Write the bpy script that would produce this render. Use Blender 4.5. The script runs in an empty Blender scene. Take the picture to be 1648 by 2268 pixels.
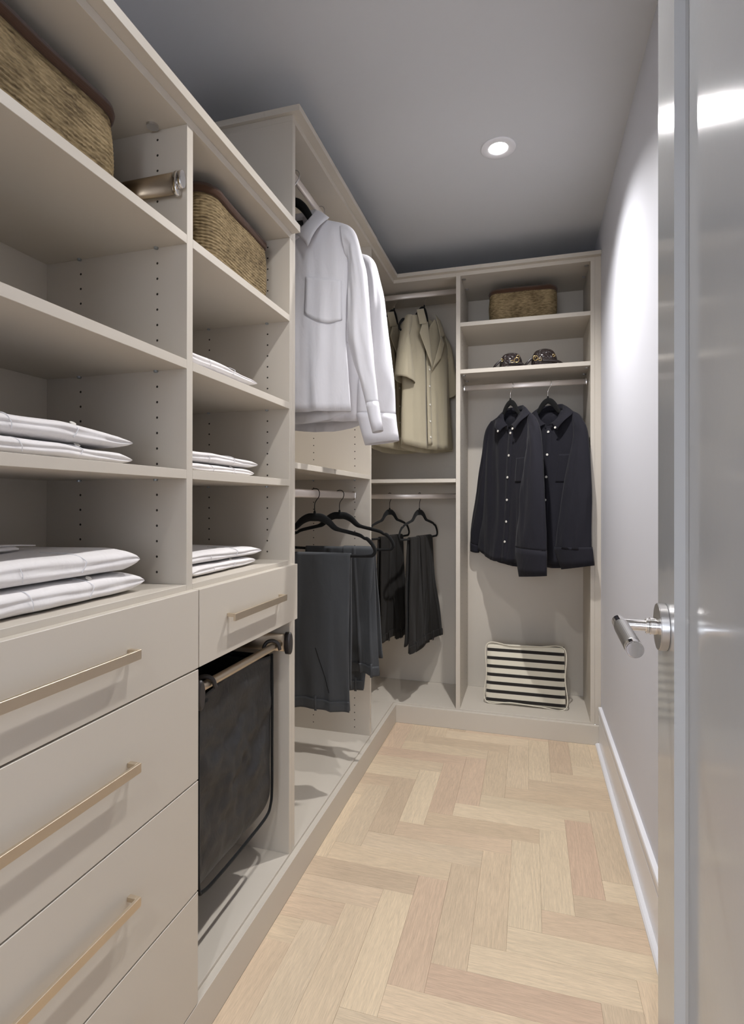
import bpy, bmesh, math, random
import numpy as np
from mathutils import Vector, Matrix, noise
S = bpy.context.scene
COL = S.collection
rnd = random.Random(7)

# ------------------------------------------------------------------ camera
CAMZ = 1.165
yaw, pitch, roll = .281761635, .001878953, .0010219571
F_PX, CX, CY = 1205.465, 824.0, 1111.064
f = Vector((-math.sin(yaw)*math.cos(pitch), math.cos(yaw)*math.cos(pitch), math.sin(pitch)))
rt = Vector((math.cos(yaw), math.sin(yaw), 0)); up = rt.cross(f)
r2 = rt*math.cos(roll)+up*math.sin(roll); u2 = -rt*math.sin(roll)+up*math.cos(roll)
cd = bpy.data.cameras.new('camera'); cam = bpy.data.objects.new('camera', cd); COL.objects.link(cam)
cd.sensor_fit = 'HORIZONTAL'; cd.sensor_width = 36; cd.lens = F_PX*36/1648
cd.shift_x = 0; cd.shift_y = -(1134-CY)/1648; cd.clip_start = .02
M = Matrix((r2, u2, -f)).transposed().to_4x4(); M.translation = Vector((0, 0, CAMZ)); cam.matrix_world = M
S.camera = cam
# ------------------------------------------------------------------ world, exposure, lamps
w = bpy.data.worlds.new('world'); S.world = w; w.use_nodes = True
w.node_tree.nodes['Background'].inputs[0].default_value = (.84, .90, 1, 1)
w.node_tree.nodes['Background'].inputs[1].default_value = 6.2
S.view_settings.view_transform = 'Standard'; S.view_settings.look = 'None'
S.view_settings.exposure = 0.54; S.view_settings.gamma = 1; S.view_settings.use_curve_mapping = False
LAMPS = [(-.115, 2.125, 72, (1, .985, .985)), (-.115, 1.10, 38, (1, .985, .985)), (-.15, -.95, 60, (.95, .97, 1))]
CEIL = 2.518
HALL_CEIL = 2.518
def spot(i, x, y, e, c):
    l = bpy.data.lights.new('downlight_lamp', 'SPOT'); l.energy = e; l.color = c
    l.spot_size = math.radians(133); l.spot_blend = 1.0; l.shadow_soft_size = .022
    o = bpy.data.objects.new('downlight_lamp', l); COL.objects.link(o); o.location = (x, y, CEIL-.012)
for i, (x, y, e, c) in enumerate(LAMPS): spot(i, x, y, e, c)
pt = bpy.data.lights.new('fill_window_portal', 'AREA'); pt.shape = 'RECTANGLE'; pt.size = 1.6; pt.size_y = 1.5; pt.cycles.is_portal = True
po = bpy.data.objects.new('fill_window_portal', pt); COL.objects.link(po); po.location = (-.3, -3.07, 1.5); po.rotation_euler = (math.radians(90), 0, 0)

# ------------------------------------------------------------------ materials
def mat(name, col, rough=.5, metal=0, bump=None, var=None, coat=0, spec=.5, sheen=0):
    m = bpy.data.materials.new(name); m.use_nodes = True; nt = m.node_tree; N = nt.nodes; L = nt.links
    b = N['Principled BSDF']; b.inputs['Base Color'].default_value = (*col, 1)
    b.inputs['Roughness'].default_value = rough; b.inputs['Metallic'].default_value = metal
    b.inputs['Specular IOR Level'].default_value = spec
    if coat: b.inputs['Coat Weight'].default_value = coat; b.inputs['Coat Roughness'].default_value = .08
    if sheen: b.inputs['Sheen Weight'].default_value = sheen; b.inputs['Sheen Roughness'].default_value = .5
    tc = N.new('ShaderNodeTexCoord')
    if var:
        sc, amt = var
        nz = N.new('ShaderNodeTexNoise'); nz.inputs['Scale'].default_value = sc; nz.inputs['Detail'].default_value = 4
        L.new(tc.outputs['Object'], nz.inputs['Vector'])
        mx = N.new('ShaderNodeMix'); mx.data_type = 'RGBA'
        mx.inputs[6].default_value = (*[c*(1-amt) for c in col], 1); mx.inputs[7].default_value = (*[min(1, c*(1+amt)) for c in col], 1)
        L.new(nz.outputs['Fac'], mx.inputs[0]); L.new(mx.outputs[2], b.inputs['Base Color'])
    if bump:
        sc, st, di = bump
        nb = N.new('ShaderNodeTexNoise'); nb.inputs['Scale'].default_value = sc; nb.inputs['Detail'].default_value = 3
        L.new(tc.outputs['Object'], nb.inputs['Vector'])
        bp = N.new('ShaderNodeBump'); bp.inputs['Strength'].default_value = st; bp.inputs['Distance'].default_value = di
        L.new(nb.outputs['Fac'], bp.inputs['Height']); L.new(bp.outputs['Normal'], b.inputs['Normal'])
    return m
def fabric(name, col, rough=.85, weave=900, st=.25, var=.06, sheen=.2, wr=.25, trans=0):
    m = mat(name, col, rough, var=(9, var), sheen=sheen, spec=.25); nt = m.node_tree; N = nt.nodes; L = nt.links; b = N['Principled BSDF']
    tc = N.new('ShaderNodeTexCoord')
    w1 = N.new('ShaderNodeTexWave'); w1.inputs['Scale'].default_value = weave; w1.bands_direction = 'X'
    w2 = N.new('ShaderNodeTexWave'); w2.inputs['Scale'].default_value = weave; w2.bands_direction = 'Z'
    L.new(tc.outputs['Object'], w1.inputs['Vector']); L.new(tc.outputs['Object'], w2.inputs['Vector'])
    ad = N.new('ShaderNodeMath'); ad.operation = 'ADD'; L.new(w1.outputs['Fac'], ad.inputs[0]); L.new(w2.outputs['Fac'], ad.inputs[1])
    b1 = N.new('ShaderNodeBump'); b1.inputs['Strength'].default_value = st; b1.inputs['Distance'].default_value = .0003
    L.new(ad.outputs[0], b1.inputs['Height'])
    nz = N.new('ShaderNodeTexNoise'); nz.inputs['Scale'].default_value = 22; nz.inputs['Detail'].default_value = 3; nz.inputs['Distortion'].default_value = .6
    mp = N.new('ShaderNodeMapping'); mp.inputs['Scale'].default_value = (1, 1, .45); L.new(tc.outputs['Object'], mp.inputs['Vector']); L.new(mp.outputs[0], nz.inputs['Vector'])
    b2 = N.new('ShaderNodeBump'); b2.inputs['Strength'].default_value = wr; b2.inputs['Distance'].default_value = .006
    L.new(nz.outputs['Fac'], b2.inputs['Height']); L.new(b1.outputs['Normal'], b2.inputs['Normal']); L.new(b2.outputs['Normal'], b.inputs['Normal'])
    if trans:
        tr = N.new('ShaderNodeBsdfTranslucent'); tr.inputs['Color'].default_value = (*col, 1); mx = N.new('ShaderNodeMixShader'); mx.inputs[0].default_value = trans
        out = [n for n in N if n.type == 'OUTPUT_MATERIAL'][0]
        L.new(b.outputs[0], mx.inputs[1]); L.new(tr.outputs[0], mx.inputs[2]); L.new(mx.outputs[0], out.inputs['Surface'])
    return m
def oak():
    m = bpy.data.materials.new('oak_plank'); m.use_nodes = True; nt = m.node_tree; N = nt.nodes; L = nt.links; b = N['Principled BSDF']
    tc = N.new('ShaderNodeTexCoord'); oi = N.new('ShaderNodeObjectInfo')
    cmb = N.new('ShaderNodeCombineXYZ')
    for k, s in ((0, 37.), (1, 11.), (2, 23.)):
        q = N.new('ShaderNodeMath'); q.operation = 'MULTIPLY'; q.inputs[1].default_value = s
        L.new(oi.outputs['Random'], q.inputs[0]); L.new(q.outputs[0], cmb.inputs[k])
    ad = N.new('ShaderNodeVectorMath'); ad.operation = 'ADD'; L.new(tc.outputs['Object'], ad.inputs[0]); L.new(cmb.outputs[0], ad.inputs[1])
    def nz(scale, vec, det=4, dist=0):
        mp = N.new('ShaderNodeMapping'); mp.inputs['Scale'].default_value = vec; L.new(ad.outputs[0], mp.inputs['Vector'])
        n = N.new('ShaderNodeTexNoise'); n.inputs['Scale'].default_value = scale; n.inputs['Detail'].default_value = det; n.inputs['Distortion'].default_value = dist
        L.new(mp.outputs[0], n.inputs['Vector']); return n
    broad = nz(2.6, (.6, 5.5, 1), 1, .25)           # slow field whose level lines make the cathedral grain
    rings = N.new('ShaderNodeMath'); rings.operation = 'MULTIPLY'; rings.inputs[1].default_value = 75; L.new(broad.outputs['Fac'], rings.inputs[0])
    sn = N.new('ShaderNodeMath'); sn.operation = 'SINE'; L.new(rings.outputs[0], sn.inputs[0])
    fine = nz(26, (1, 22, 1), 5); pores = nz(90, (.5, 14, 1), 2)
    ramp = N.new('ShaderNodeValToRGB'); cr = ramp.color_ramp
    cols = [(0, (.515, .40, .28)), (.18, (.595, .485, .345)), (.36, (.50, .365, .265)), (.54, (.585, .47, .33)), (.70, (.46, .35, .25)), (.84, (.565, .46, .325)), (1, (.54, .43, .31))]
    cr.elements[0].color = (*cols[0][1], 1); cr.elements[1].color = (*cols[-1][1], 1)
    for p, c in cols[1:-1]: e = cr.elements.new(p); e.color = (*c, 1)
    cr.interpolation = 'LINEAR'; L.new(oi.outputs['Random'], ramp.inputs[0])
    def mul(colsock, fac, lo, hi, a, bb):
        mr = N.new('ShaderNodeMapRange'); mr.inputs[1].default_value = lo; mr.inputs[2].default_value = hi; mr.inputs[3].default_value = a; mr.inputs[4].default_value = bb
        L.new(fac, mr.inputs[0]); v = N.new('ShaderNodeVectorMath'); v.operation = 'SCALE'; L.new(colsock, v.inputs[0]); L.new(mr.outputs[0], v.inputs['Scale']); return v.outputs[0]
    c = mul(ramp.outputs[0], sn.outputs[0], -1, 1, .955, 1.02)
    c = mul(c, fine.outputs['Fac'], .3, .7, .87, 1.09)
    c = mul(c, pores.outputs['Fac'], .34, .46, .86, 1.0)
    c = mul(c, nz(1.6, (1, 2, 1), 2).outputs['Fac'], .3, .7, .93, 1.06)
    c = mul(c, nz(1.1, (1, 1, 1), 1).outputs['Fac'], 0, 1, 1.19, 1.25)
    L.new(c, b.inputs['Base Color']); b.inputs['Roughness'].default_value = .42; b.inputs['Specular IOR Level'].default_value = .4
    bp = N.new('ShaderNodeBump'); bp.inputs['Strength'].default_value = .12; bp.inputs['Distance'].default_value = .0006
    L.new(fine.outputs['Fac'], bp.inputs['Height']); L.new(bp.outputs['Normal'], b.inputs['Normal'])
    return m
def straw():
    m = mat('seagrass', (.30, .21, .10), .8, spec=.3); nt = m.node_tree; N = nt.nodes; L = nt.links; b = N['Principled BSDF']
    tc = N.new('ShaderNodeTexCoord')
    n1 = N.new('ShaderNodeTexNoise'); n1.inputs['Scale'].default_value = 150; n1.inputs['Detail'].default_value = 3
    mp = N.new('ShaderNodeMapping'); mp.inputs['Scale'].default_value = (.35, .35, 1.6); mp.inputs['Rotation'].default_value = (.35, .35, 0)
    L.new(tc.outputs['Object'], mp.inputs['Vector']); L.new(mp.outputs[0], n1.inputs['Vector'])
    n2 = N.new('ShaderNodeTexNoise'); n2.inputs['Scale'].default_value = 14; L.new(tc.outputs['Object'], n2.inputs['Vector'])
    av = N.new('ShaderNodeMath'); av.operation = 'MULTIPLY_ADD'; av.inputs[1].default_value = .65
    s2 = N.new('ShaderNodeMath'); s2.operation = 'MULTIPLY'; s2.inputs[1].default_value = .35; L.new(n2.outputs['Fac'], s2.inputs[0])
    L.new(n1.outputs['Fac'], av.inputs[0]); L.new(s2.outputs[0], av.inputs[2])
    rp = N.new('ShaderNodeValToRGB'); e = rp.color_ramp.elements; e[0].position = .33; e[0].color = (.085, .056, .024, 1); e[1].position = .68; e[1].color = (.38, .285, .155, 1)
    k = rp.color_ramp.elements.new(.5); k.color = (.23, .168, .085, 1)
    L.new(av.outputs[0], rp.inputs[0]); L.new(rp.outputs[0], b.inputs['Base Color'])
    bp = N.new('ShaderNodeBump'); bp.inputs['Strength'].default_value = .7; bp.inputs['Distance'].default_value = .002
    L.new(n1.outputs['Fac'], bp.inputs['Height']); L.new(bp.outputs['Normal'], b.inputs['Normal'])
    return m
def croc():
    m = mat('crocodile_leather', (.028, .018, .017), .3, spec=.6); nt = m.node_tree; N = nt.nodes; L = nt.links; b = N['Principled BSDF']
    tc = N.new('ShaderNodeTexCoord'); v = N.new('ShaderNodeTexVoronoi'); v.feature = 'DISTANCE_TO_EDGE'; v.inputs['Scale'].default_value = 75
    mp = N.new('ShaderNodeMapping'); mp.inputs['Scale'].default_value = (1, 1, 1.5); L.new(tc.outputs['Object'], mp.inputs['Vector']); L.new(mp.outputs[0], v.inputs['Vector'])
    bp = N.new('ShaderNodeBump'); bp.inputs['Strength'].default_value = .7; bp.inputs['Distance'].default_value = .003
    mr = N.new('ShaderNodeMapRange'); mr.inputs[2].default_value = .2; L.new(v.outputs['Distance'], mr.inputs[0]); L.new(mr.outputs[0], bp.inputs['Height'])
    L.new(bp.outputs['Normal'], b.inputs['Normal']); return m
def stripes():
    m = fabric('striped_cotton', (.70, .65, .53), weave=260, st=.6, var=.02); nt = m.node_tree; N = nt.nodes; L = nt.links; b = N['Principled BSDF']
    tc = N.new('ShaderNodeTexCoord'); sp = N.new('ShaderNodeSeparateXYZ'); L.new(tc.outputs['Object'], sp.inputs[0])
    w1 = N.new('ShaderNodeTexWave'); w1.inputs['Scale'].default_value = 42; w1.bands_direction = 'X'; L.new(tc.outputs['Object'], w1.inputs['Vector'])
    ma = N.new('ShaderNodeMath'); ma.operation = 'MULTIPLY_ADD'; ma.inputs[1].default_value = .0016; L.new(w1.outputs['Fac'], ma.inputs[0]); L.new(sp.outputs['Z'], ma.inputs[2])
    s0 = N.new('ShaderNodeMath'); s0.operation = 'MULTIPLY_ADD'; s0.inputs[1].default_value = 1/.0425; s0.inputs[2].default_value = .70; L.new(ma.outputs[0], s0.inputs[0])
    fr = N.new('ShaderNodeMath'); fr.operation = 'FRACT'; L.new(s0.outputs[0], fr.inputs[0])
    lt = N.new('ShaderNodeMath'); lt.operation = 'LESS_THAN'; lt.inputs[1].default_value = .39; L.new(fr.outputs[0], lt.inputs[0])
    mx = N.new('ShaderNodeMix'); mx.data_type = 'RGBA'; mx.inputs[6].default_value = (.72, .67, .55, 1); mx.inputs[7].default_value = (.022, .018, .016, 1)
    L.new(lt.outputs[0], mx.inputs[0]); L.new(mx.outputs[2], b.inputs['Base Color']); return m
def glow(name, col, st):
    m = bpy.data.materials.new(name); m.use_nodes = True; nt = m.node_tree; nt.nodes.clear()
    e = nt.nodes.new('ShaderNodeEmission'); e.inputs[0].default_value = (*col, 1); e.inputs[1].default_value = st
    o = nt.nodes.new('ShaderNodeOutputMaterial'); nt.links.new(e.outputs[0], o.inputs[0]); return m

MEL = mat('taupe_melamine', (.57, .52, .447), .42, var=(3, .015), bump=(450, .05, .0003), spec=.4)
WALL = mat('white_wall_paint', (.70, .705, .755), .6, var=(2, .01), bump=(60, .04, .0005), spec=.4)
CEILM = mat('ceiling_paint', (.61, .62, .64), .75, var=(2, .01))
TRIMM = mat('white_gloss_trim', (.80, .80, .83), .22, spec=.5)
DOORM = mat('gloss_door_paint', (.47, .475, .475), .13, bump=(55, .10, .0008), var=(2, .01), spec=.5)
BRASS = mat('champagne_metal', (.63, .54, .42), .42, metal=1, var=(6, .05))
ROD = mat('satin_rod', (.72, .65, .59), .36, metal=.45)
CHROME = mat('polished_nickel', (.78, .76, .74), .08, metal=1)
BRASS_SHADE = mat('champagne_shaded', (.34, .27, .19), .3, metal=1)  # champagne metal, colour darkened for the shade the valet bar sits in
STEEL = mat('satin_nickel', (.60, .59, .58), .3, metal=1)
GOLD = mat('gold_hardware', (.85, .62, .25), .2, metal=1)
ZINC = mat('zinc_pin', (.45, .50, .54), .35, metal=1)
DARK = mat('hole_shadow', (.03, .024, .018), .9)  # dark colour stands in for the shade inside the pin holes
OAK = oak()
SUB = mat('subfloor', (.10, .075, .05), .9)
VEL = fabric('black_velvet', (.007, .007, .007), .9, sheen=.06, var=.02, wr=.05, st=.06)
HOOKB = mat('black_wire', (.01, .01, .01), .35, metal=.6)
BPL = mat('dark_bronze_plastic', (.035, .03, .028), .4)
NYL = fabric('black_nylon', (.034, .034, .035), .34, st=.3, var=.2, sheen=0, wr=1.0)
WHITE = fabric('white_cotton', (.77, .76, .79), .8, var=.02, wr=.5, trans=.12, st=.06)
FOLDW = fabric('folded_white_cotton', (.76, .73, .72), .8, var=.02, wr=.55, st=.06)
OLIVE = fabric('sage_linen', (.44, .39, .28), .85, wr=.5, st=.06)
NAVY = fabric('washed_black_cotton', (.0125, .012, .0175), .85, var=.1, sheen=.06, wr=.5, st=.06)
GREY = fabric('charcoal_wool', (.058, .061, .065), .85, sheen=.06, wr=.35, st=.06)
BROWN = fabric('dark_brown_wool', (.016, .014, .012), .8, sheen=.06, wr=.35, st=.06)
BTN = mat('pearl_button', (.80, .77, .70), .25)
SEAM = mat('stitch_grey', (.70, .69, .71), .8)
TAG = mat('woven_tag', (.02, .02, .02), .6)
STRAW = straw()
BRN = fabric('brown_binding', (.075, .035, .018), .85, weave=300, st=.8, var=.1)
CROC = croc(); STRAP = mat('strap_leather', (.02, .013, .012), .35)
STRIPE = stripes()
LENS = glow('lamp_lens', (1, .98, .95), 18)

# ------------------------------------------------------------------ helpers
def link(name, me, m, parent=None):
    o = bpy.data.objects.new(name, me); COL.objects.link(o)
    if m is not None and not me.materials: me.materials.append(m)
    if parent: o.parent = parent
    return o
def tag(o, label, cat, group=None):
    o['label'] = label; o['category'] = cat
    if group: o['group'] = group
    return o
def empty(name, loc, rz=0):
    o = bpy.data.objects.new(name, None); COL.objects.link(o); o.location = loc; o.rotation_euler = (0, 0, rz); o.empty_display_size = .05; return o
def bmo(name, bm, m, parent=None, smooth=False):
    me = bpy.data.meshes.new(name); bm.normal_update(); bm.to_mesh(me); bm.free()
    if smooth:
        for p in me.polygons: p.use_smooth = True
    return link(name, me, m, parent)
def addbox(bm, x0, x1, y0, y1, z0, z1, bev=0):
    r = bmesh.ops.create_cube(bm, size=1); vs = r['verts']
    for v in vs: v.co = Vector(((x0+x1)/2+v.co.x*(x1-x0), (y0+y1)/2+v.co.y*(y1-y0), (z0+z1)/2+v.co.z*(z1-z0)))
    if bev:
        es = list({e for v in vs for e in v.link_edges}); bmesh.ops.bevel(bm, geom=es, offset=bev, segments=1, affect='EDGES')
def box(name, m, x0, x1, y0, y1, z0, z1, parent=None, bev=.0006):
    """a box given in world metres; a child keeps world coordinates relative to its parent's origin"""
    c = Vector(((x0+x1)/2, (y0+y1)/2, (z0+z1)/2)); bm = bmesh.new()
    addbox(bm, x0-c.x, x1-c.x, y0-c.y, y1-c.y, z0-c.z, z1-c.z, bev)
    o = bmo(name, bm, m, parent); o.location = c-(parent_origin(parent) if parent else Vector()); return o
def parent_origin(p):
    v = Vector()
    while p: v += p.location; p = p.parent
    return v
def smooth_path(pts, n, closed=False):
    P = np.array(pts, float); k = len(P)
    def get(i): return P[i % k] if closed else P[min(max(i, 0), k-1)]
    out = []
    segs = k if closed else k-1
    for j in range(n):
        t = j/n*segs if closed else j/(n-1)*segs
        i = min(int(t), segs-1); u = t-i; a, b, c, d = get(i-1), get(i), get(i+1), get(i+2)
        if not closed:
            if i == 0: a = 2*b-c
            if i == segs-1: d = 2*c-b
        out.append(.5*((2*b)+(-a+c)*u+(2*a-5*b+4*c-d)*u*u+(-a+3*b-3*c+d)*u**3))
    return np.array(out)
def grid(name, P, m, parent=None, close_u=False, close_v=False, cap=False, solid=0, smooth=True, off=-1):
    """P[row][col] -> surface; close_u joins the last column to the first"""
    R, C = len(P), len(P[0]); vs = [tuple(p) for row in P for p in row]; fs = []
    for i in range(R if close_v else R-1):
        for j in range(C if close_u else C-1):
            a = i*C+j; b = i*C+(j+1) % C; i2 = (i+1) % R; fs.append((a, b, i2*C+(j+1) % C, i2*C+j))
    if cap: fs.append(tuple(range(C))[::-1]); fs.append(tuple((R-1)*C+j for j in range(C)))
    me = bpy.data.meshes.new(name); me.from_pydata(vs, [], fs); me.update()
    bm = bmesh.new(); bm.from_mesh(me); bmesh.ops.recalc_face_normals(bm, faces=bm.faces); bm.to_mesh(me); bm.free()
    if smooth:
        for p in me.polygons: p.use_smooth = len(p.vertices) == 4
    o = link(name, me, m, parent)
    if solid:
        s = o.modifiers.new('thickness', 'SOLIDIFY'); s.thickness = solid; s.offset = off
    return o
def tube(name, pts, r, m, parent=None, n=None, sides=10, closed=False, flat=None, cap=True):
    """tube along a path; r a number or list; flat=(axis, factor) squashes the section along an axis"""
    n = n or len(pts)*5
    Q = smooth_path(pts, n, closed)
    rr = np.interp(np.linspace(0, 1, n), np.linspace(0, 1, len(r)), r) if isinstance(r, (list, tuple)) else np.full(n, r)
    rows = []; ref = None
    for i in range(n):
        t = Vector(Q[(i+1) % n]-Q[i-1]) if closed or 0 < i < n-1 else Vector(Q[min(i+1, n-1)]-Q[max(i-1, 0)])
        t.normalize()
        if ref is None:
            ref = Vector((0, 1, 0)) if abs(t.y) < .9 else Vector((1, 0, 0))
        s = (ref-t*ref.dot(t)).normalized(); ref = s; b = t.cross(s)
        row = []
        for k in range(sides):
            a = 2*math.pi*k/sides; d = s*math.cos(a)*rr[i]+b*math.sin(a)*rr[i]
            if flat: d[flat[0]] *= flat[1]
            row.append(Vector(Q[i])+d)
        rows.append(row)
    return grid(name, rows, m, parent, close_u=True, close_v=closed, cap=(cap and not closed))
def cyl(name, p0, p1, r, m, parent=None, sides=24, r1=None, bev=0):
    p0, p1 = Vector(p0), Vector(p1); d = p1-p0; bm = bmesh.new()
    bmesh.ops.create_cone(bm, cap_ends=True, segments=sides, radius1=r, radius2=r if r1 is None else r1, depth=d.length)
    if bev: bmesh.ops.bevel(bm, geom=[e for e in bm.edges if abs(abs(e.verts[0].co.z)-d.length/2) < 1e-6 and abs(e.verts[0].co.z-e.verts[1].co.z) < 1e-6], offset=bev, segments=3, affect='EDGES')
    q = d.to_track_quat('Z', 'Y'); bmesh.ops.transform(bm, matrix=Matrix.Translation((p0+p1)/2) @ q.to_matrix().to_4x4(), verts=bm.verts)
    o = bmo(name, bm, m, parent, smooth=True)
    for p in o.data.polygons: p.use_smooth = True
    o.data.set_sharp_from_angle(angle=math.radians(32))
    return o
def torus(name, c, R, r, m, parent=None, axis='Y', n=24):
    pts = []
    for k in range(n):
        a = 2*math.pi*k/n; u, v = R*math.cos(a), R*math.sin(a)
        pts.append({'Y': (c[0]+u, c[1], c[2]+v), 'X': (c[0], c[1]+u, c[2]+v), 'Z': (c[0]+u, c[1]+v, c[2])}[axis])
    return tube(name, pts, r, m, parent, n=n, sides=8, closed=True)
def struct(o): o['kind'] = 'structure'; return o

# ------------------------------------------------------------------ room shell
LW, RW, BK = -1.086, .332, 3.222
DY0, DY1 = -.07, .05          # doorway wall
floor = struct(box('floor', SUB, LW, RW, DY0-1.6, BK, -.05, -.0125))
struct(box('ceiling', CEILM, LW-.05, RW+.05, DY1, BK+.05, CEIL, CEIL+.06, bev=0))
struct(box('wall_left', WALL, LW-.05, LW, DY0, BK, 0, CEIL, bev=0))
struct(box('wall_back', WALL, LW-.05, RW+.05, BK, BK+.05, 0, CEIL, bev=0))
struct(box('wall_right', WALL, RW, RW+.05, DY0, BK, 0, CEIL, bev=0))
wf = struct(box('wall_front', WALL, LW-.05, -.64, DY0, DY1, 0, CEIL, bev=0))
box('wall_panel', WALL, .175, RW+.05, DY0, DY1, 0, CEIL, wf, bev=0); box('header', WALL, -.64, .175, DY0, DY1, 2.16, CEIL, wf, bev=0)
# hall outside the doorway (behind the camera)
HB = -3.0
wb_ = struct(box('wall_hall_back', WALL, -1.6, -1.1, HB-.05, HB, 0, CEIL, bev=0)); box('wall_panel', WALL, .5, 1.3, HB-.05, HB, 0, CEIL, wb_, bev=0); box('wall_panel', WALL, -1.1, .5, HB-.05, HB, 0, .75, wb_, bev=0); box('header', WALL, -1.1, .5, HB-.05, HB, 2.25, CEIL, wb_, bev=0)
wn = struct(box('fill_window_1', TRIMM, -1.1, -1.05, HB-.05, HB, .75, 2.25)); box('fill_window_frame', TRIMM, .45, .5, HB-.05, HB, .75, 2.25, wn); box('fill_window_frame', TRIMM, -1.05, .45, HB-.05, HB, .75, .80, wn); box('fill_window_frame', TRIMM, -1.05, .45, HB-.05, HB, 2.20, 2.25, wn); box('mullion', TRIMM, -.32, -.28, HB-.04, HB-.01, .80, 2.20, wn)  # added unseen opening that lets cool fill daylight in through the doorway
struct(box('wall_hall_left', WALL, -1.65, -1.6, HB, DY0, 0, CEIL, bev=0)); struct(box('wall_hall_right', WALL, 1.3, 1.35, HB, DY0, 0, CEIL, bev=0))
struct(box('ceiling_hall', CEILM, -1.65, 1.35, HB, DY1, CEIL, CEIL+.06, bev=0))
struct(box('wall_hall_front', WALL, -1.65, LW-.05, DY0, DY0+.05, 0, CEIL, bev=0)); struct(box('trim_1', WALL, RW+.05, 1.35, DY0, DY0+.05, 0, CEIL, bev=0))
struct(box('floor_hall', OAK, -1.6, 1.3, HB, -.62, -.0125, 0, bev=0))
jm = struct(box('trim_2', TRIMM, -.64, -.62, DY0-.005, DY1+.005, 0, 2.14)); box('jamb', TRIMM, .155, .175, DY0-.005, DY1-.01, 0, 2.14, jm); box('jamb_head', TRIMM, -.64, .175, DY0-.005, DY1+.005, 2.14, 2.16, jm)
# baseboard on the right wall: shoe, board, cap
def profile(name, pts, y0, y1, m, parent=None):
    n = len(pts); vs = [(x, y, z) for y in (y0, y1) for x, z in pts]; fs = [(i, (i+1) % n, n+(i+1) % n, n+i) for i in range(n)]+[tuple(range(n))[::-1], tuple(range(n, 2*n))]
    me = bpy.data.meshes.new(name); me.from_pydata(vs, [], fs); me.update()
    bm = bmesh.new(); bm.from_mesh(me); bmesh.ops.recalc_face_normals(bm, faces=bm.faces); bm.to_mesh(me); bm.free()
    return link(name, me, m, parent)
bb = struct(profile('baseboard_right', [(.332, 0), (.320, 0), (.320, .143), (.3225, .146), (.3225, .149), (.319, .152), (.319, .163), (.3165, .168), (.3165, .181), (.3185, .186), (.332, .187)], DY1, 2.812, TRIMM))
profile('shoe_mould', [(.320, 0), (.304, 0), (.304, .006), (.308, .011), (.314, .013), (.320, .013)], DY1, 2.812, TRIMM, bb)

# herringbone oak planks
Wp, Lp, C0 = .0911, .4005, 1.604
plank_cache = {}
def plank(x0, x1, y0, y1):
    X0, X1, Y0, Y1 = -.681, .332, -.62, 2.814
    x0, x1, y0, y1 = max(x0, X0), min(x1, X1), max(y0, Y0), min(y1, Y1)
    if x1-x0 < .004 or y1-y0 < .004: return
    g = .00018; lx, ly = x1-x0-2*g, y1-y0-2*g; rot = ly > lx; key = (round(max(lx, ly), 4), round(min(lx, ly), 4))
    vert = rot
    if plank.force is not None: vert = plank.force
    L_, W_ = (ly, lx) if vert else (lx, ly); key = (round(L_, 4), round(W_, 4))
    if key not in plank_cache:
        bm = bmesh.new(); addbox(bm, -L_/2, L_/2, -W_/2, W_/2, -.012, 0, .00025); me = bpy.data.meshes.new('plank'); bm.to_mesh(me); bm.free(); me.materials.append(OAK); plank_cache[key] = me
    o = bpy.data.objects.new('plank', plank_cache[key]); COL.objects.link(o); o.parent = floor
    o.location = Vector(((x0+x1)/2, (y0+y1)/2, rnd.uniform(-.0003, .0002)))-floor.location; o.rotation_euler = (0, 0, math.pi/2 if vert else 0)
for fam in range(-14, 15):
    # family shift: next column starts right of the X planks of the previous one
    for k in range(-60, 60):
        xa = .033-.0911+k*Wp+fam*(Lp+Wp); yb = xa+0; base = C0+(-.057+.057)
        yb = C0+(.033-.0911)+k*Wp*0.977+.0+fam*(Wp-Lp)
        if xa > .4 and xa > .34: continue
        plank.force = True; plank(xa, xa+Wp, yb, yb+Lp)
        plank.force = False; plank(xa+Wp, xa+Wp+Lp, yb, yb+Wp*.977)

# specks of white paint left on the boards
bm = bmesh.new()
for k in range(38):
    x, y = rnd.uniform(-.66, .29), rnd.uniform(.75, 2.7); r_ = rnd.uniform(.0006, .0016)
    q = bmesh.ops.create_cone(bm, cap_ends=True, segments=7, radius1=r_, radius2=r_*.6, depth=.0006)
    for v in q['verts']: v.co += Vector((x, y, .0004))-floor.location
sp_ = bmo('paint_specks', bm, BTN, floor); sp_['kind'] = 'stuff'

# ------------------------------------------------------------------ cabinets
XF, XB = -.70, -1.075
hole_me = None
def holes(panel, pts, axis, sgn):
    """shelf-pin holes as flat discs on a panel face, coloured dark for the shade inside; joined in one part"""
    bm = bmesh.new()
    for p in pts:
        r = bmesh.ops.create_circle(bm, cap_ends=True, segments=10, radius=.0027)
        mt = Matrix.Rotation(math.pi/2, 4, 'X' if axis == 'Y' else 'Y')
        for v in r['verts']: v.co = mt @ v.co+Vector(p)-parent_origin(panel)
    o = bmo('pin_holes', bm, DARK, panel); o['kind'] = 'stuff'; return o
def hcol(xs, y, z0, z1, z_ref=1.3485, pitch=.0334):
    k0 = math.ceil((z0-z_ref)/pitch); k1 = math.floor((z1-z_ref)/pitch)
    return [(x, y, z_ref+k*pitch) for x in xs for k in range(k0, k1+1)]
def pins(sh, pts):
    for x, y, z in pts:
        bm = bmesh.new(); bmesh.ops.create_cone(bm, cap_ends=True, segments=12, radius1=.0045, radius2=.0045, depth=.004)
        bmesh.ops.translate(bm, verts=bm.verts, vec=Vector((x, y, z))-parent_origin(sh)); o = bmo('shelf_pin', bm, ZINC, sh)
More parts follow.
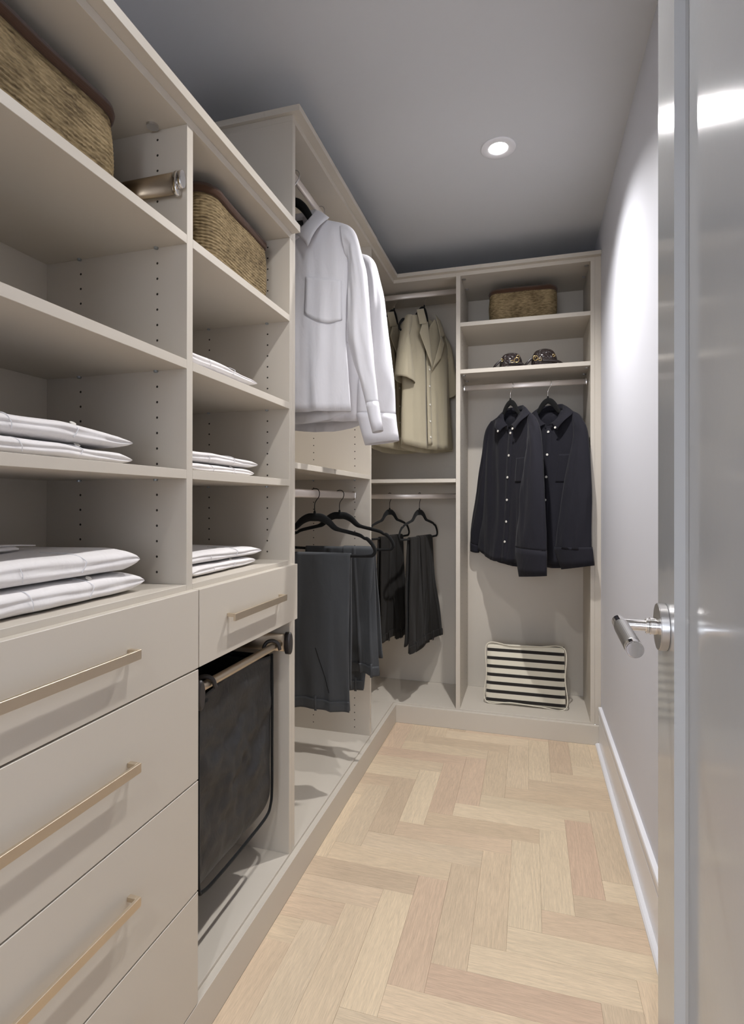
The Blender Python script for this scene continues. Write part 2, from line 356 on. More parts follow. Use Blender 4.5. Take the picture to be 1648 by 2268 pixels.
# unit A: shelves over drawers and hamper bay
A = empty('shelving_unit', (-.8875, .889, 0)); tag(A, 'taupe open shelving unit on the left with drawers and hamper bay below', 'cabinet')
box('side_panel', MEL, XB, XF, .24, .26, .099, 1.971, A)
dv = box('divider_panel', MEL, XB, XF, 1.0015, 1.0225, .099, 1.971, A); holes(dv, hcol((-.774, -.978), 1.0012, 1.01, 1.96), 'Y', -1)
rp = box('side_panel', MEL, XB, XF, 1.5175, 1.5372, .099, 1.971, A); holes(rp, hcol((-.774, -.978), 1.5172, 1.01, 1.96), 'Y', -1)
box('back_panel', MEL, XB-.007, XB, .24, 1.5372, .099, 1.99, A)
box('top_panel', MEL, XB, XF, .24, 1.5372, 1.971, 1.990, A)
box('crown_moulding', MEL, XF-.09, -.674, .24, 1.5365, 1.990, 2.012, A)
box('deck', MEL, XB, XF, .24, 1.5372, .080, .099, A)
for y0, y1 in ((.26, 1.0015), (1.0225, 1.5175)):
    box('counter_panel', MEL, XB, XF, y0, y1, .971, .990, A)
    for zt in (1.235, 1.469, 1.735):
        sh = box('shelf', MEL, XB, XF, y0, y1, zt-.0195, zt, A)
        pins(sh, [(x, y, zt-.0195-.002) for x in (-.774, -.978) for y in (y0+.005, y1-.005)])
for x in (-.774, -.978):
    cyl('cam_lock', (x, .985, 1.971), (x, .985, 1.966), .0125, STEEL, None).parent = A
for o in [c for c in A.children if c.name.startswith('cam_lock')]: o.location = -A.location
def handle(parent, y0, y1, zc, face=-.681):
    bm = bmesh.new(); o = parent_origin(parent)
    addbox(bm, face+.017-o.x, face+.023-o.x, y0-o.y, y1-o.y, zc-.0085-o.z, zc+.0085-o.z, .0005)
    for y in (y0, y1-.009): addbox(bm, face+.0001-o.x, face+.017-o.x, y-o.y, y+.009-o.y, zc+.0005-o.z, zc+.0085-o.z, .0003)
    return bmo('handle', bm, BRASS, parent)
for z0, z1, hz in ((.811, .978, .897), (.5725, .8075, .697), (.336, .5695, .461), (.095, .3325, .225)):
    d = box('drawer', MEL, XF+.0003, -.681, .242, 1.0175, z0, z1, A, bev=.0009); handle(d, .45, .811, hz)
    box('drawer_box', MEL, XF-.33, XF, .29, .97, z0+.02, z1-.03, d)
d = box('drawer', MEL, XF+.0003, -.681, 1.0205, 1.5345, .811, .978, A, bev=.0009); handle(d, 1.131, 1.413, .897); box('drawer_box', MEL, XF-.33, XF, 1.03, 1.51, .83, .95, d)
# unit B
B = empty('hanging_unit', (-.8875, 1.973, 0)); tag(B, 'tall taupe hanging unit on the left holding white shirts above grey trousers', 'cabinet')
box('side_panel', MEL, XB, XF, 1.5376, 1.5575, .099, 2.340, B)
rp = box('side_panel', MEL, XB, XF, 2.389, 2.4085, .099, 2.340, B); holes(rp, hcol((-.774, -.978), 2.3887, .13, 2.3, 1.0, .0334), 'Y', -1)
box('back_panel', MEL, XB-.007, XB, 1.5376, 2.4085, .099, 2.34, B); box('top_panel', MEL, XB, XF, 1.5376, 2.4085, 2.340, 2.359, B)
box('deck', MEL, XB, XF, 1.5376, 2.4085, .080, .099, B)
sh = box('shelf', MEL, XB, XF, 1.5575, 2.389, 1.2715, 1.2905, B); pins(sh, [(x, y, 1.2695) for x in (-.774, -.978) for y in (1.5625, 2.384)])
box('crown_moulding', MEL, XF-.09, -.672, 1.5245, 2.4085, 2.359, 2.378, B); box('crown_moulding', MEL, -1.08, XF-.09, 1.5245, 1.5676, 2.359, 2.378, B)
# corner unit
Cn = empty('corner_unit', (-.72, 3.0, 0)); tag(Cn, 'taupe corner unit where the left and back runs meet, with tan shirts', 'cabinet')
box('back_panel', MEL, XB-.007, XB, 2.4087, 3.208, .099, 2.34, Cn); box('back_panel', MEL, XB-.007, -.3675, 3.208, 3.215, .099, 2.34, Cn)
box('deck', MEL, XB, XF, 2.4087, 2.833, .080, .099, Cn); box('deck', MEL, XB, -.3675, 2.833, 3.208, .080, .099, Cn)
box('top_panel', MEL, XB, XF, 2.4087, 2.833, 2.340, 2.359, Cn); box('top_panel', MEL, XB, -.3675, 2.833, 3.208, 2.340, 2.359, Cn)
box('shelf', MEL, XB, -.3675, 2.833, 3.208, 1.2710, 1.2905, Cn)
box('crown_moulding', MEL, XF-.09, -.674, 2.4087, 2.807, 2.359, 2.378, Cn); box('crown_moulding', MEL, XF-.09, -.3675, 2.807, 2.92, 2.359, 2.378, Cn)
# unit D (back right)
D = empty('back_unit', (-.03, 3.0, 0)); tag(D, 'taupe back wall unit with basket shelf, clutch shelf and black shirts', 'cabinet')
lp = box('side_panel', MEL, -.367, -.345, 2.833, 3.208, .099, 2.340, D)
holes(lp, [(-.3447, y, z) for _, y, z in [(0, yy, 1.0+.0334*k) for yy in (2.907, 3.13) for k in range(-26, 39)]], 'X', 1)
box('side_panel', MEL, .284, .304, 2.833, 3.208, .099, 2.340, D); box('filler_strip', MEL, .3042, .3318, 2.8331, 2.853, .0921, 2.359, D)
box('back_panel', MEL, -.367, .304, 3.208, 3.215, .099, 2.34, D); box('deck', MEL, -.367, .304, 2.833, 3.208, .080, .099, D); box('top_panel', MEL, -.367, .304, 2.833, 3.208, 2.340, 2.359, D)
for zt in (2.0985, 1.8545):
    sh = box('shelf', MEL, -.345, .284, 2.833, 3.208, zt-.021, zt, D)
for zt in (2.340, 1.8335):
    for x in (-.332, .271):
        for y in (2.88, 3.02): 
            c = cyl('cam_lock', (x, y, zt), (x, y, zt-.004), .010, STEEL, None); c.parent = D; c.location = -D.location
box('crown_moulding', MEL, -.367, .331, 2.807, 2.92, 2.359, 2.378, D)
# plinth boards
pl = tag(box('plinth_board', MEL, XF+.0002, -.681, .24, 2.833, 0, .092), 'long taupe plinth board running under the left cabinets', 'plinth')
pl = tag(box('plinth_board', MEL, -.6808, .3318, 2.814, 2.8328, 0, .092), 'short taupe plinth board under the back cabinets', 'plinth')

# ------------------------------------------------------------------ rods
def rod(name, p0, p1, label):
    p0, p1 = Vector(p0), Vector(p1); c = (p0+p1)/2; d = p1-p0; along = 0 if abs(d.x) > abs(d.y) else 1; h = d.length/2
    t = empty('closet_rod', c, 0 if along == 0 else math.pi/2); tag(t, label, 'rod')
    sec = []
    for k in range(24):
        a = 2*math.pi*k/24; cz = math.sin(a); cy = math.cos(a)
        sec.append((cy*.0075, cz*.0075+(.0075 if cz > 0 else -.0075)))
    rows = [[(x, y, z) for y, z in sec] for x in (-h+.002, h-.002)]
    grid('rod_bar', rows, ROD, t, close_u=True, cap=True)
    for s in (-1, 1):
        rows = [[(s*x, y*k, z*k) for y, z in sec] for x, k in ((h-.0002, 1.32), (h-.011, 1.30), (h-.013, 1.12), (h-.013, 1.0))]
        grid('rod_bracket', rows, CHROME, t, close_u=True, cap=True)
    return t
RODX, RODY = -.775, 2.95
rod('closet_rod', (RODX, 1.5575, 2.278), (RODX, 2.389, 2.278), 'upper satin rod over the white shirts in the tall left unit')
rod('closet_rod', (RODX, 1.5575, 1.198), (RODX, 2.389, 1.198), 'lower satin rod over the grey trousers in the tall left unit')
rod('closet_rod', (XB, RODY, 2.308), (-.367, RODY, 2.308), 'upper satin rod over the tan shirts in the corner unit')
rod('closet_rod', (XB, RODY, 1.200), (-.367, RODY, 1.200), 'lower satin rod over the dark brown trousers in the corner unit')
rod('closet_rod', (-.345, RODY, 1.780), (.284, RODY, 1.780), 'satin rod under the clutch shelf over the black shirts')

# ------------------------------------------------------------------ hangers
def hanger(loc, rz, label, hook=HOOKB, group=None, drop=0, wid=1, tilt=0):
    """loc = centre of the rod"""
    t = empty('clothes_hanger', loc, rz); tag(t, label, 'hanger', group); t.rotation_euler = (0, tilt, rz)
    half = [(0, -.088, .0135), (.025, -.089, .0135), (.052, -.102, .012), (.078, -.125, .0095), (.10, -.134, .0068), (.14, -.143, .0066), (.178, -.153, .0062), (.195, -.163, .0052), (.207, -.166, .0066), (.225, -.185, .0066), (.236, -.208, .0062), (.228, -.224, .0058), (.205, -.228, .0052), (.10, -.230, .0052), (0, -.230, .0052)]
    half = [(x*wid, z-drop*min(1, x/.09), r*1.12) for x, z, r in half]
    loop = [(x, z, r) for x, z, r in half]+[(-x, z, r) for x, z, r in half[-2:0:-1]]
    Q = smooth_path(loop, 110, True); rows = []
    n = len(Q)
    for i in range(n):
        tv = Q[(i+1) % n][:2]-Q[i-1][:2]; tv = tv/np.linalg.norm(tv); nx, nz = -tv[1], tv[0]; row = []
        for k in range(10):
            a = 2*math.pi*k/10; row.append((Q[i][0]+nx*math.cos(a)*Q[i][2], math.sin(a)*.0042*(1 if Q[i][2] < .008 else 1.3), Q[i][1]+nz*math.cos(a)*Q[i][2]))
        rows.append(row)
    grid('hanger_body', rows, VEL, t, close_u=True, close_v=True)
    cyl('hanger_neck', (0, 0, -.078), (0, 0, -.064), .0065, VEL, t, sides=12, r1=.0035)
    tube('hook', [(0, 0, -.068), (0, 0, -.04), (.006, 0, -.026), (.0165, 0, -.012), (.0195, 0, .004), (.013, 0, .0165), (0, 0, .0195), (-.0115, 0, .0165)], .0017, hook, t, n=30, sides=8)
    return t

# ------------------------------------------------------------------ cloth helper
def fold_noise(u, v, seed, fu, fv):
    return noise.noise(Vector((u*fu+seed*7.3, v*fv, seed*3.1)))+.5*noise.noise(Vector((u*fu*2.1, v*fv*1.7+seed, seed*5.7)))
def cloth_tube(name, rowsdef, m, parent, seed=1, R=44, C=72, amp=(.002, .012), fu=14, fv=2.2, yoff=0, solid=.0012, hem=None, gap=None, pw=1.0, neck=None, gapc=0, pinch=0):
    """rowsdef: (Lx, Lz, Rx, Rz, half_thickness, ycentre) from top to bottom; gap: list of opening half-widths at the front for the same rows"""
    D_ = smooth_path(rowsdef, R); G = np.interp(np.linspace(0, 1, R), np.linspace(0, 1, len(gap)), gap) if gap else None
    rows = []
    for i in range(R):
        lx, lz, rx, rz, ht, yc = D_[i]; v = i/(R-1); c = ((lx+rx)/2, (lz+rz)/2); h = ((rx-lx)/2, (rz-lz)/2); A_ = (amp[0]+(amp[1]-amp[0])*v)*(1-pinch*v**4); row = []
        hw = math.hypot(*h)
        g = 0 if G is None else min(1.2, G[i]/max(hw, .01))
        for j in range(C):
            if G is None: a = 2*math.pi*j/C
            else: a = -math.pi/2+gapc+g+(2*math.pi-2*g)*j/(C-1)
            ca, sa = math.cos(a), math.sin(a)
            side = 1 if sa > 0 else 0
            d = fold_noise(ca*hw, v, seed+side*11, fu, fv)*A_*(abs(sa)**.5)
            y = yc+yoff+(sa*abs(sa)**(pw-1) if pw != 1 else sa)*ht+(d if True else 0)
            x = c[0]+h[0]*ca; z = c[1]+h[1]*ca
            x += fold_noise(z, a, seed+3, 6, .8)*A_*.25
            if hem and v > .72: z += hem(ca, sa)*((v-.72)/.28)**2
            if neck and sa < 0 and abs(x-neck[2]) < neck[0]: z = min(z, rowsdef[0][1]-neck[1]*(1-((x-neck[2])/neck[0])**2)**.8)
            row.append((x, y, z))
        rows.append(row)
    return grid(name, rows, m, parent, close_u=(G is None), solid=solid)
class Front:
    """height field of a garment's front, so pockets, plackets and buttons follow its folds"""
    def __init__(s, rows, seed, amp, fu, fv, R=44):
        s.D = smooth_path(rows, R); s.seed, s.amp, s.fu, s.fv, s.R = seed, amp, fu, fv, R; s.z = -(s.D[:, 1]+s.D[:, 3])/2
    def y(s, x, z):
        i = float(np.interp(-z, s.z, np.arange(s.R))); v = i/(s.R-1); g = lambda k: float(np.interp(i, np.arange(s.R), s.D[:, k]))
        lx, rx, ht, yc = g(0), g(2), g(4), g(5); c, hw = (lx+rx)/2, (rx-lx)/2; ca = max(-.98, min(.98, (x-c)/hw)); sa = -math.sqrt(1-ca*ca)
        return yc+sa*ht+fold_noise(ca*hw, v, s.seed, s.fu, s.fv)*(s.amp[0]+(s.amp[1]-s.amp[0])*v)*abs(sa)**.5
def button(p, parent, r=.0058, m=None):
    return cyl('button', (p[0], p[1]+.001, p[2]), (p[0], p[1]-.0022, p[2]), r, m or BTN, parent, sides=14, bev=.0006)
def pocket_on(fr, pts, m, parent, lift=.0022):
    a, b, c, d = [np.array(p[:2]) for p in pts]; rows = []
    for i in range(15):
        v = i/14; row = []
        for j in range(13):
            u = j/12; p = (a*(1-u)+b*u)*(1-v)+(d*(1-u)+c*u)*v; p = (p[0], p[1]-(.022*math.sin(math.pi*u)*max(0, v-.75)*4 if len(pts[0]) > 2 else .0))
            row.append((p[0], fr.y(p[0], p[1])-lift, p[1]))
        rows.append(row)
    return grid('pocket', rows, m, parent, solid=.0012, off=0)
def flatpatch(name, pts, y, m, parent, solid=.0012):
    """patch with corners (x,z) or (x,z,dy) lying at depth y: four corners are gridded, with a slight swell"""
    a, b, c, d = [np.array((p[0], (y+(p[2] if len(p) > 2 else 0)), p[1])) for p in pts]; rows = []
    for i in range(9):
        v = i/8; row = []
        for j in range(9):
            u = j/8; p = (a*(1-u)+b*u)*(1-v)+(d*(1-u)+c*u)*v; p = p+np.array((0, -.0022*math.sin(math.pi*u)*math.sin(math.pi*v), 0)); row.append(tuple(p))
        rows.append(row)
    return grid(name, rows, m, parent, solid=solid, off=0)
def collar(parent, m, fx=0, w=.083, zt=-.106, drop=.108, tip=(.060, -.062, -.262), side=(.132, -.182)):
    rows = [[] for _ in range(9)]
    for k in range(49):
        ph = math.radians(-168+336*k/48); s, c = math.sin(ph), math.cos(ph); q = (1-c)/2
        F = Vector((w*s*(1-.25*q), .04*c, zt-drop*q**1.9))
        st = Vector((F.x*.97, F.y*.94, F.z-.030))
        # outer edge of the leaf
        e = abs(math.degrees(ph))
        bk = Vector((0, .062, zt-.052)); sd = Vector((math.copysign(side[0], s), -.010, side[1]+.016)); tp = Vector((math.copysign(tip[0], s), tip[1], tip[2]))
        if e < 90: u = math.sin(ph) ** 2 if False else e/90; u = math.sin(u*math.pi/2); O = bk.lerp(sd, u); O.x = sd.x*abs(s)**.9; 
        else: u = (e-90)/78; O = sd.lerp(tp, u); O.y -= .020*math.sin(math.pi*u)
        up_ = Vector((0, 0, .004))
        seq = [st, st.lerp(F, .5), F-Vector((0, 0, .003)), F+up_*.2+(O-F).normalized()*.002, F.lerp(O, .12)+up_*.4, F.lerp(O, .35)+Vector((0, 0, .006)), F.lerp(O, .6)+Vector((0, -.002 if e > 90 else 0, .006)), F.lerp(O, .82)+Vector((0, 0, .003)), O]
        for r, p in zip(rows, seq): r.append((p.x+fx*max(0, min(1, .5-p.y/.07)), p.y, p.z))
    return grid('collar', rows, m, parent, solid=.0018, off=0)

def long_shirt(name, loc, rz, m, label, group, seed, sleeves, body, cuffs, pocket=None, buttons=(), hemc=.0, btncol=None, bd=False, fx=0,  placket=True, tagm=False, seamm=None):
    t = empty(name, loc, rz); tag(t, label, 'shirt', group)
    hem = lambda ca, sa: hemc*abs(ca)**3-(.028 if sa > 0 else 0)*(1-abs(ca)**2)
    AMP = (.002, .024)
    cloth_tube('shirt_body', body, m, t, seed, amp=AMP, fu=16, hem=hem, C=112, neck=(.072, .075, fx*.5))
    fr = Front(body, seed, AMP, 16, 2.2)
    for sd, rows in zip(('l', 'r'), sleeves): cloth_tube('sleeve', rows, m, t, seed+5, R=40, C=44, amp=(.003, .020), fu=30, fv=4.5, pinch=.93)
    for rows in cuffs: cloth_tube('cuff', rows, m, t, seed+9, R=5, C=36, amp=(.001, .001), solid=.002)
    collar(t, m, fx, tip=(.060, -.062, -.250) if bd else (.074, -.055, -.276))
    if placket:
        rows = []
        zz = np.linspace(-.235, body[-1][1]+.004, 30)
        for z in zz:
            v = (z-zz[0])/(zz[-1]-zz[0]); xc = fx + placket_shift*v
            rows.append([(xc+dx, fr.y(xc+dx, z)-.0022+dy, z) for dx, dy in ((-.017, .0022), (-.0155, 0), (0, -.0004), (.0155, 0), (.017, .0022))])
        grid('placket', rows, m, t, solid=.001, off=0)
        for z in buttons:
            v = (z-zz[0])/(zz[-1]-zz[0])
            button((fx+placket_shift*v, fr.y(fx+placket_shift*v, z)-.0045, z), t, .0062 if bd else .004, btncol)
    if bd:
        for s in (-1, 1): button((s*.055+fx*.9, -.0665, -.240), t, .0058)
    if pocket: 
        pocket_on(fr, pocket[0], m, t)
    return t
placket_shift = -.02
def mir(rows): return [(-b[2], b[3], -b[0], b[1], b[4], b[5]) for b in rows]
# white shirts
WB = [(-.074, -.150, .074, -.150, .036, 0), (-.100, -.162, .100, -.162, .034, 0), (-.150, -.178, .150, -.178, .028, 0), (-.185, -.192, .185, -.192, .026, 0), (-.203, -.215, .203, -.215, .028, 0), (-.206, -.27, .206, -.27, .032, 0), (-.198, -.385, .198, -.385, .036, 0), (-.192, -.5, .192, -.5, .038, 0), (-.190, -.6, .190, -.6, .040, 0), (-.197, -.70, .197, -.70, .036, 0), (-.207, -.815, .207, -.815, .034, 0)]
WS = [(.188, -.305, .168, -.184, .022, 0), (.196, -.315, .200, -.199, .024, 0), (.198, -.330, .225, -.232, .026, 0), (.198, -.37, .243, -.30, .028, 0), (.197, -.45, .262, -.38, .03, -.004), (.197, -.56, .277, -.546, .03, -.008), (.217, -.65, .288, -.66, .027, -.01), (.243, -.725, .296, -.73, .024, -.012), (.262, -.80, .303, -.795, .02, -.012)]
WC = [(.2615, -.795, .3035, -.790, .021, -.012), (.268, -.83, .309, -.825, .022, -.012), (.284, -.892, .319, -.884, .023, -.012)]
def white(loc, label, seed, WSr=WS, WCr=WC):
    t = long_shirt('hanging_shirt', loc, 0, WHITE, label, 'white shirts on the upper rod', seed, [mir(WS), WSr], WB, [mir(WC), WCr],
                   pocket=([(.054, -.361, 1), (.178, -.385), (.180, -.515), (.050, -.485)], -.047), hemc=.0, buttons=(-.3, -.4, -.5, -.6, -.7))
    return t
Y1w, Y2w = 1.715, 1.95
w1 = white((RODX, Y1w, 2.283), 'nearest white long-sleeved shirt on the upper left rod, chest pocket showing', 3)
WS2 = [(a-.0, b, c+.002, d-.004, e+.004, f_-.01) for a, b, c, d, e, f_ in WS]
WS2 = WS2[:5]+[(.180, -.56, .283, -.53, .036, -.02), (.165, -.66, .298, -.66, .036, -.022), (.16, -.73, .303, -.73, .034, -.022), (.158, -.79, .306, -.80, .032, -.022)]
WC2 = [(.157, -.785, .307, -.797, .034, -.022), (.168, -.83, .312, -.84, .034, -.022), (.190, -.905, .320, -.892, .034, -.022)]
w2 = white((RODX, Y2w, 2.283), 'second white long-sleeved shirt, half hidden behind the first on the upper left rod', 8, WS2, WC2)
hanger((RODX, Y1w, 2.283), 0, 'black hanger inside the nearest white shirt', STEEL, drop=.036, wid=.80); hanger((RODX, Y2w, 2.283), 0, 'black hanger inside the second white shirt', STEEL, drop=.036, wid=.80)
# neck labels of the near white shirt
grid('neck_label', [[(x, .030-abs(x)*.12, z-.10*x) for x in (-.03, 0, .022)] for z in (-.138, -.165)], TAG, w1, solid=.0008)
grid('size_label', [[(x, .026-abs(x)*.12, z-.35*(x-.02)) for x in (.022, .034, .048)] for z in (-.130, -.146)], SEAM, w1, solid=.0008)
grid('yoke_band', [[(x, .022-abs(x)*.10, z-.12*x) for x in (-.05, 0, .06)] for z in (-.164, -.172)], TAG, w1, solid=.0008)

# black shirts
BB = [(-.074, -.145, .074, -.145, .036, 0), (-.100, -.155, .100, -.155, .034, 0), (-.150, -.17, .140, -.168, .028, 0), (-.175, -.19, .170, -.188, .026, 0), (-.195, -.22, .19, -.215, .028, 0), (-.20, -.30, .20, -.30, .032, 0), (-.205, -.42, .20, -.42, .036, 0), (-.215, -.55, .205, -.55, .038, 0), (-.23, -.70, .212, -.70, .040, 0), (-.245, -.82, .22, -.82, .042, 0), (-.258, -.925, .228, -.925, .044, 0)]
BS = [(.150, -.275, .140, -.160, .022, -.005), (.142, -.30, .168, -.178, .024, -.01), (.136, -.335, .190, -.21, .028, -.018), (.125, -.38, .212, -.262, .03, -.026), (.111, -.45, .226, -.40, .032, -.034), (.090, -.56, .238, -.54, .033, -.04), (.073, -.68, .247, -.67, .034, -.044), (.058, -.78, .252, -.78, .035, -.046), (.052, -.84, .254, -.845, .036, -.046)]
BC = [(.053, -.838, .254, -.842, .037, -.046), (.060, -.90, .2545, -.90, .036, -.046), (.078, -.985, .254, -.962, .034, -.046)]
BSl = mir([(.150, -.275, .145, -.165, .022, 0), (.165, -.32, .180, -.20, .024, 0), (.170, -.40, .205, -.27, .028, 0), (.175, -.50, .232, -.42, .03, 0), (.195, -.64, .275, -.58, .03, 0), (.235, -.78, .312, -.74, .028, 0), (.26, -.86, .320, -.84, .026, 0)])
BCl = mir([(.259, -.855, .320, -.835, .027, 0), (.262, -.88, .322, -.86, .026, 0), (.266, -.90, .323, -.89, .025, 0)])
btz = (-.254, -.37, -.483, -.60, -.713, -.818)
placket_shift = -.042
def shx(rows, k): return [(a-f_*k, b, c-f_*k, d, e, f_) for a, b, c, d, e, f_ in rows]
b1 = long_shirt('hanging_shirt', (-.097, RODY, 1.780), math.radians(-46), NAVY, 'black button-down shirt on the left of the pair, turned more to its left, buttons showing', 'black shirts on the back rod', 21, [BSl, shx(BS, .9)], BB, [BCl, shx(BC, .9)],
    pocket=([(.080, -.385), (.140, -.385), (.135, -.51), (.070, -.51)], -.049), buttons=btz, bd=True, hemc=.06, fx=.038)
placket_shift = -.03
BS2 = [(a, b, min(c, .236) if c > .2 else c, d, e, f_) for a, b, c, d, e, f_ in BS]
b2 = long_shirt('hanging_shirt', (.091, RODY, 1.780), math.radians(-31), NAVY, 'black button-down shirt on the right of the pair, nearest the white wall', 'black shirts on the back rod', 33, [BSl, shx(BS2, .35)], BB, [BCl, [(.063, -.835, .2555, -.825, .036, -.046), (.070, -.87, .260, -.85, .035, -.046), (.100, -.945, .266, -.912, .034, -.046)]],
    pocket=([(.075, -.37), (.140, -.372), (.135, -.512), (.058, -.512)], -.049), buttons=btz, bd=True, hemc=.06, fx=.024)
hanger((-.097, RODY, 1.780), math.radians(-46), 'black hanger inside the left black shirt', CHROME, drop=.024, wid=.74); hanger((.091, RODY, 1.780), math.radians(-31), 'black hanger inside the right black shirt', CHROME, drop=.024, wid=.74)

# tan camp-collar shirts
def tan(loc, rz, label, seed, short=False):
    t = empty('hanging_shirt', loc, rz); tag(t, label, 'shirt', 'tan shirts in the corner unit')
    body = [(-.078, -.130, .070, -.135, .034, 0), (-.115, -.138, .105, -.165, .032, 0), (-.150, -.15, .145, -.195, .028, 0), (-.170, -.18, .172, -.23, .028, 0), (-.180, -.26, .182, -.30, .032, 0), (-.183, -.38, .186, -.40, .036, 0), (-.186, -.52, .194, -.54, .038, 0), (-.189, -.66, .203, -.67, .042, 0), (-.190, -.835, .220, -.835, .046, 0)]
    cloth_tube('shirt_body', body, OLIVE, t, seed, amp=(.001, .013), fu=15, C=110, gapc=-.22, gap=[.056, .052, .046, .038, .030, .018, .006, .002, .001, .001, .001, .001], hem=lambda ca, sa: -.02*(1-ca*ca)+(.0 if sa < 0 else -.012))
    ls = [(-.168, -.31, -.120, -.136, .024, 0), (-.172, -.315, -.158, -.15, .028, -.004), (-.165, -.33, -.185, -.20, .032, -.008), (-.148, -.36, -.205, -.27, .038, -.012), (-.138, -.42, -.225, -.35, .042, -.016), (-.128, -.48, -.240, -.43, .046, -.018), (-.124, -.515, -.247, -.49, .048, -.018)]
    ls = [(c, d, a, b, e, f_) for a, b, c, d, e, f_ in ls]
    cloth_tube('sleeve', ls, OLIVE, t, seed+2, R=28, C=44, amp=(.002, .008), fu=22)
    rs = [(.165, -.34, .130, -.185, .024, 0), (.172, -.345, .172, -.215, .028, 0), (.176, -.37, .198, -.27, .032, 0), (.182, -.42, .225, -.36, .036, 0), (.188, -.48, .247, -.44, .040, 0), (.190, -.545, .258, -.495, .042, 0)]
    cloth_tube('sleeve', rs, OLIVE, t, seed+4, R=28, C=44, amp=(.002, .008), fu=22)
    # collar leaves round the neck and the open lapels
    y = -.040; q = -.036
    flatpatch('collar', [(-.082+q*.5, -.112, .018), (-.028+q*.5, -.094, .018), (-.012+q, -.180, -.012), (-.066+q, -.196, -.006)], y, OLIVE, t, .002)
    flatpatch('lapel', [(-.046+q, -.190, -.002), (-.004+q, -.170, -.004), (.030+q, -.425, -.012), (-.072+q, -.246, -.008)], y-.004, OLIVE, t, .002)
    flatpatch('collar', [(.050, -.104, .018), (.092, -.130, .018), (.122+q*.5, -.210, -.004), (.092+q*.7, -.245, -.008)], y, OLIVE, t, .002)
    flatpatch('lapel', [(.092+q*.7, -.225, -.006), (.126+q*.7, -.255, -.004), (.096+q, -.350, -.010), (.022+q, -.425, -.014)], y-.004, OLIVE, t, .002)
    rows = []
    for k in range(17):
        ph = math.radians(-100+200*k/16); s, c = math.sin(ph), math.cos(ph); x0 = .068*s+.002; yb = .034*c
        rows.append([(x0*.96, yb*.9, -.155-.02*(1-c)), (x0, yb, -.118-.02*(1-c)), (x0*1.08, yb+.005, -.114-.02*(1-c)), (x0*1.25, yb*1.3+.006, -.150-.02*(1-c))])
    grid('back_collar', rows, OLIVE, t, solid=.002, off=0)
    rows = []
    for z in np.linspace(-.405, -.83, 20):
        v = (z+.405)/(-.425); yc = np.interp(-z, [-b[1] for b in body], [b[4] for b in body]); rows.append([(-.024+dx, -yc-.005+dy-.003*v, z) for dx, dy in ((-.016, .004), (-.014, 0), (0, -.001), (.014, 0), (.016, .004))])
    grid('placket', rows, OLIVE, t, solid=.001, off=0)
    for z in (-.425, -.515, -.615, -.705, -.79): button((-.025, -np.interp(-z, [-b[1] for b in body], [b[4] for b in body])-.010, z), t, .0055, BTN)
    grid('neck_label', [[(x, .026, z) for x in (-.012, .014)] for z in (-.150, -.176)], SEAM, t, solid=.0008)
    return t
tan((-.545, RODY, 2.308), math.radians(58), 'tan short-sleeved shirt with open notched collar, whole front in view', 41)
tan((-.715, RODY, 2.308), math.radians(62), 'tan short-sleeved shirt mostly hidden behind the white shirt cuffs', 47)
hanger((-.545, RODY, 2.308), math.radians(58), 'black hanger inside the front tan shirt', CHROME, drop=.048, wid=.64, tilt=.24); hanger((-.715, RODY, 2.308), math.radians(62), 'black hanger inside the hidden tan shirt', CHROME, drop=.048, wid=.64, tilt=.24)

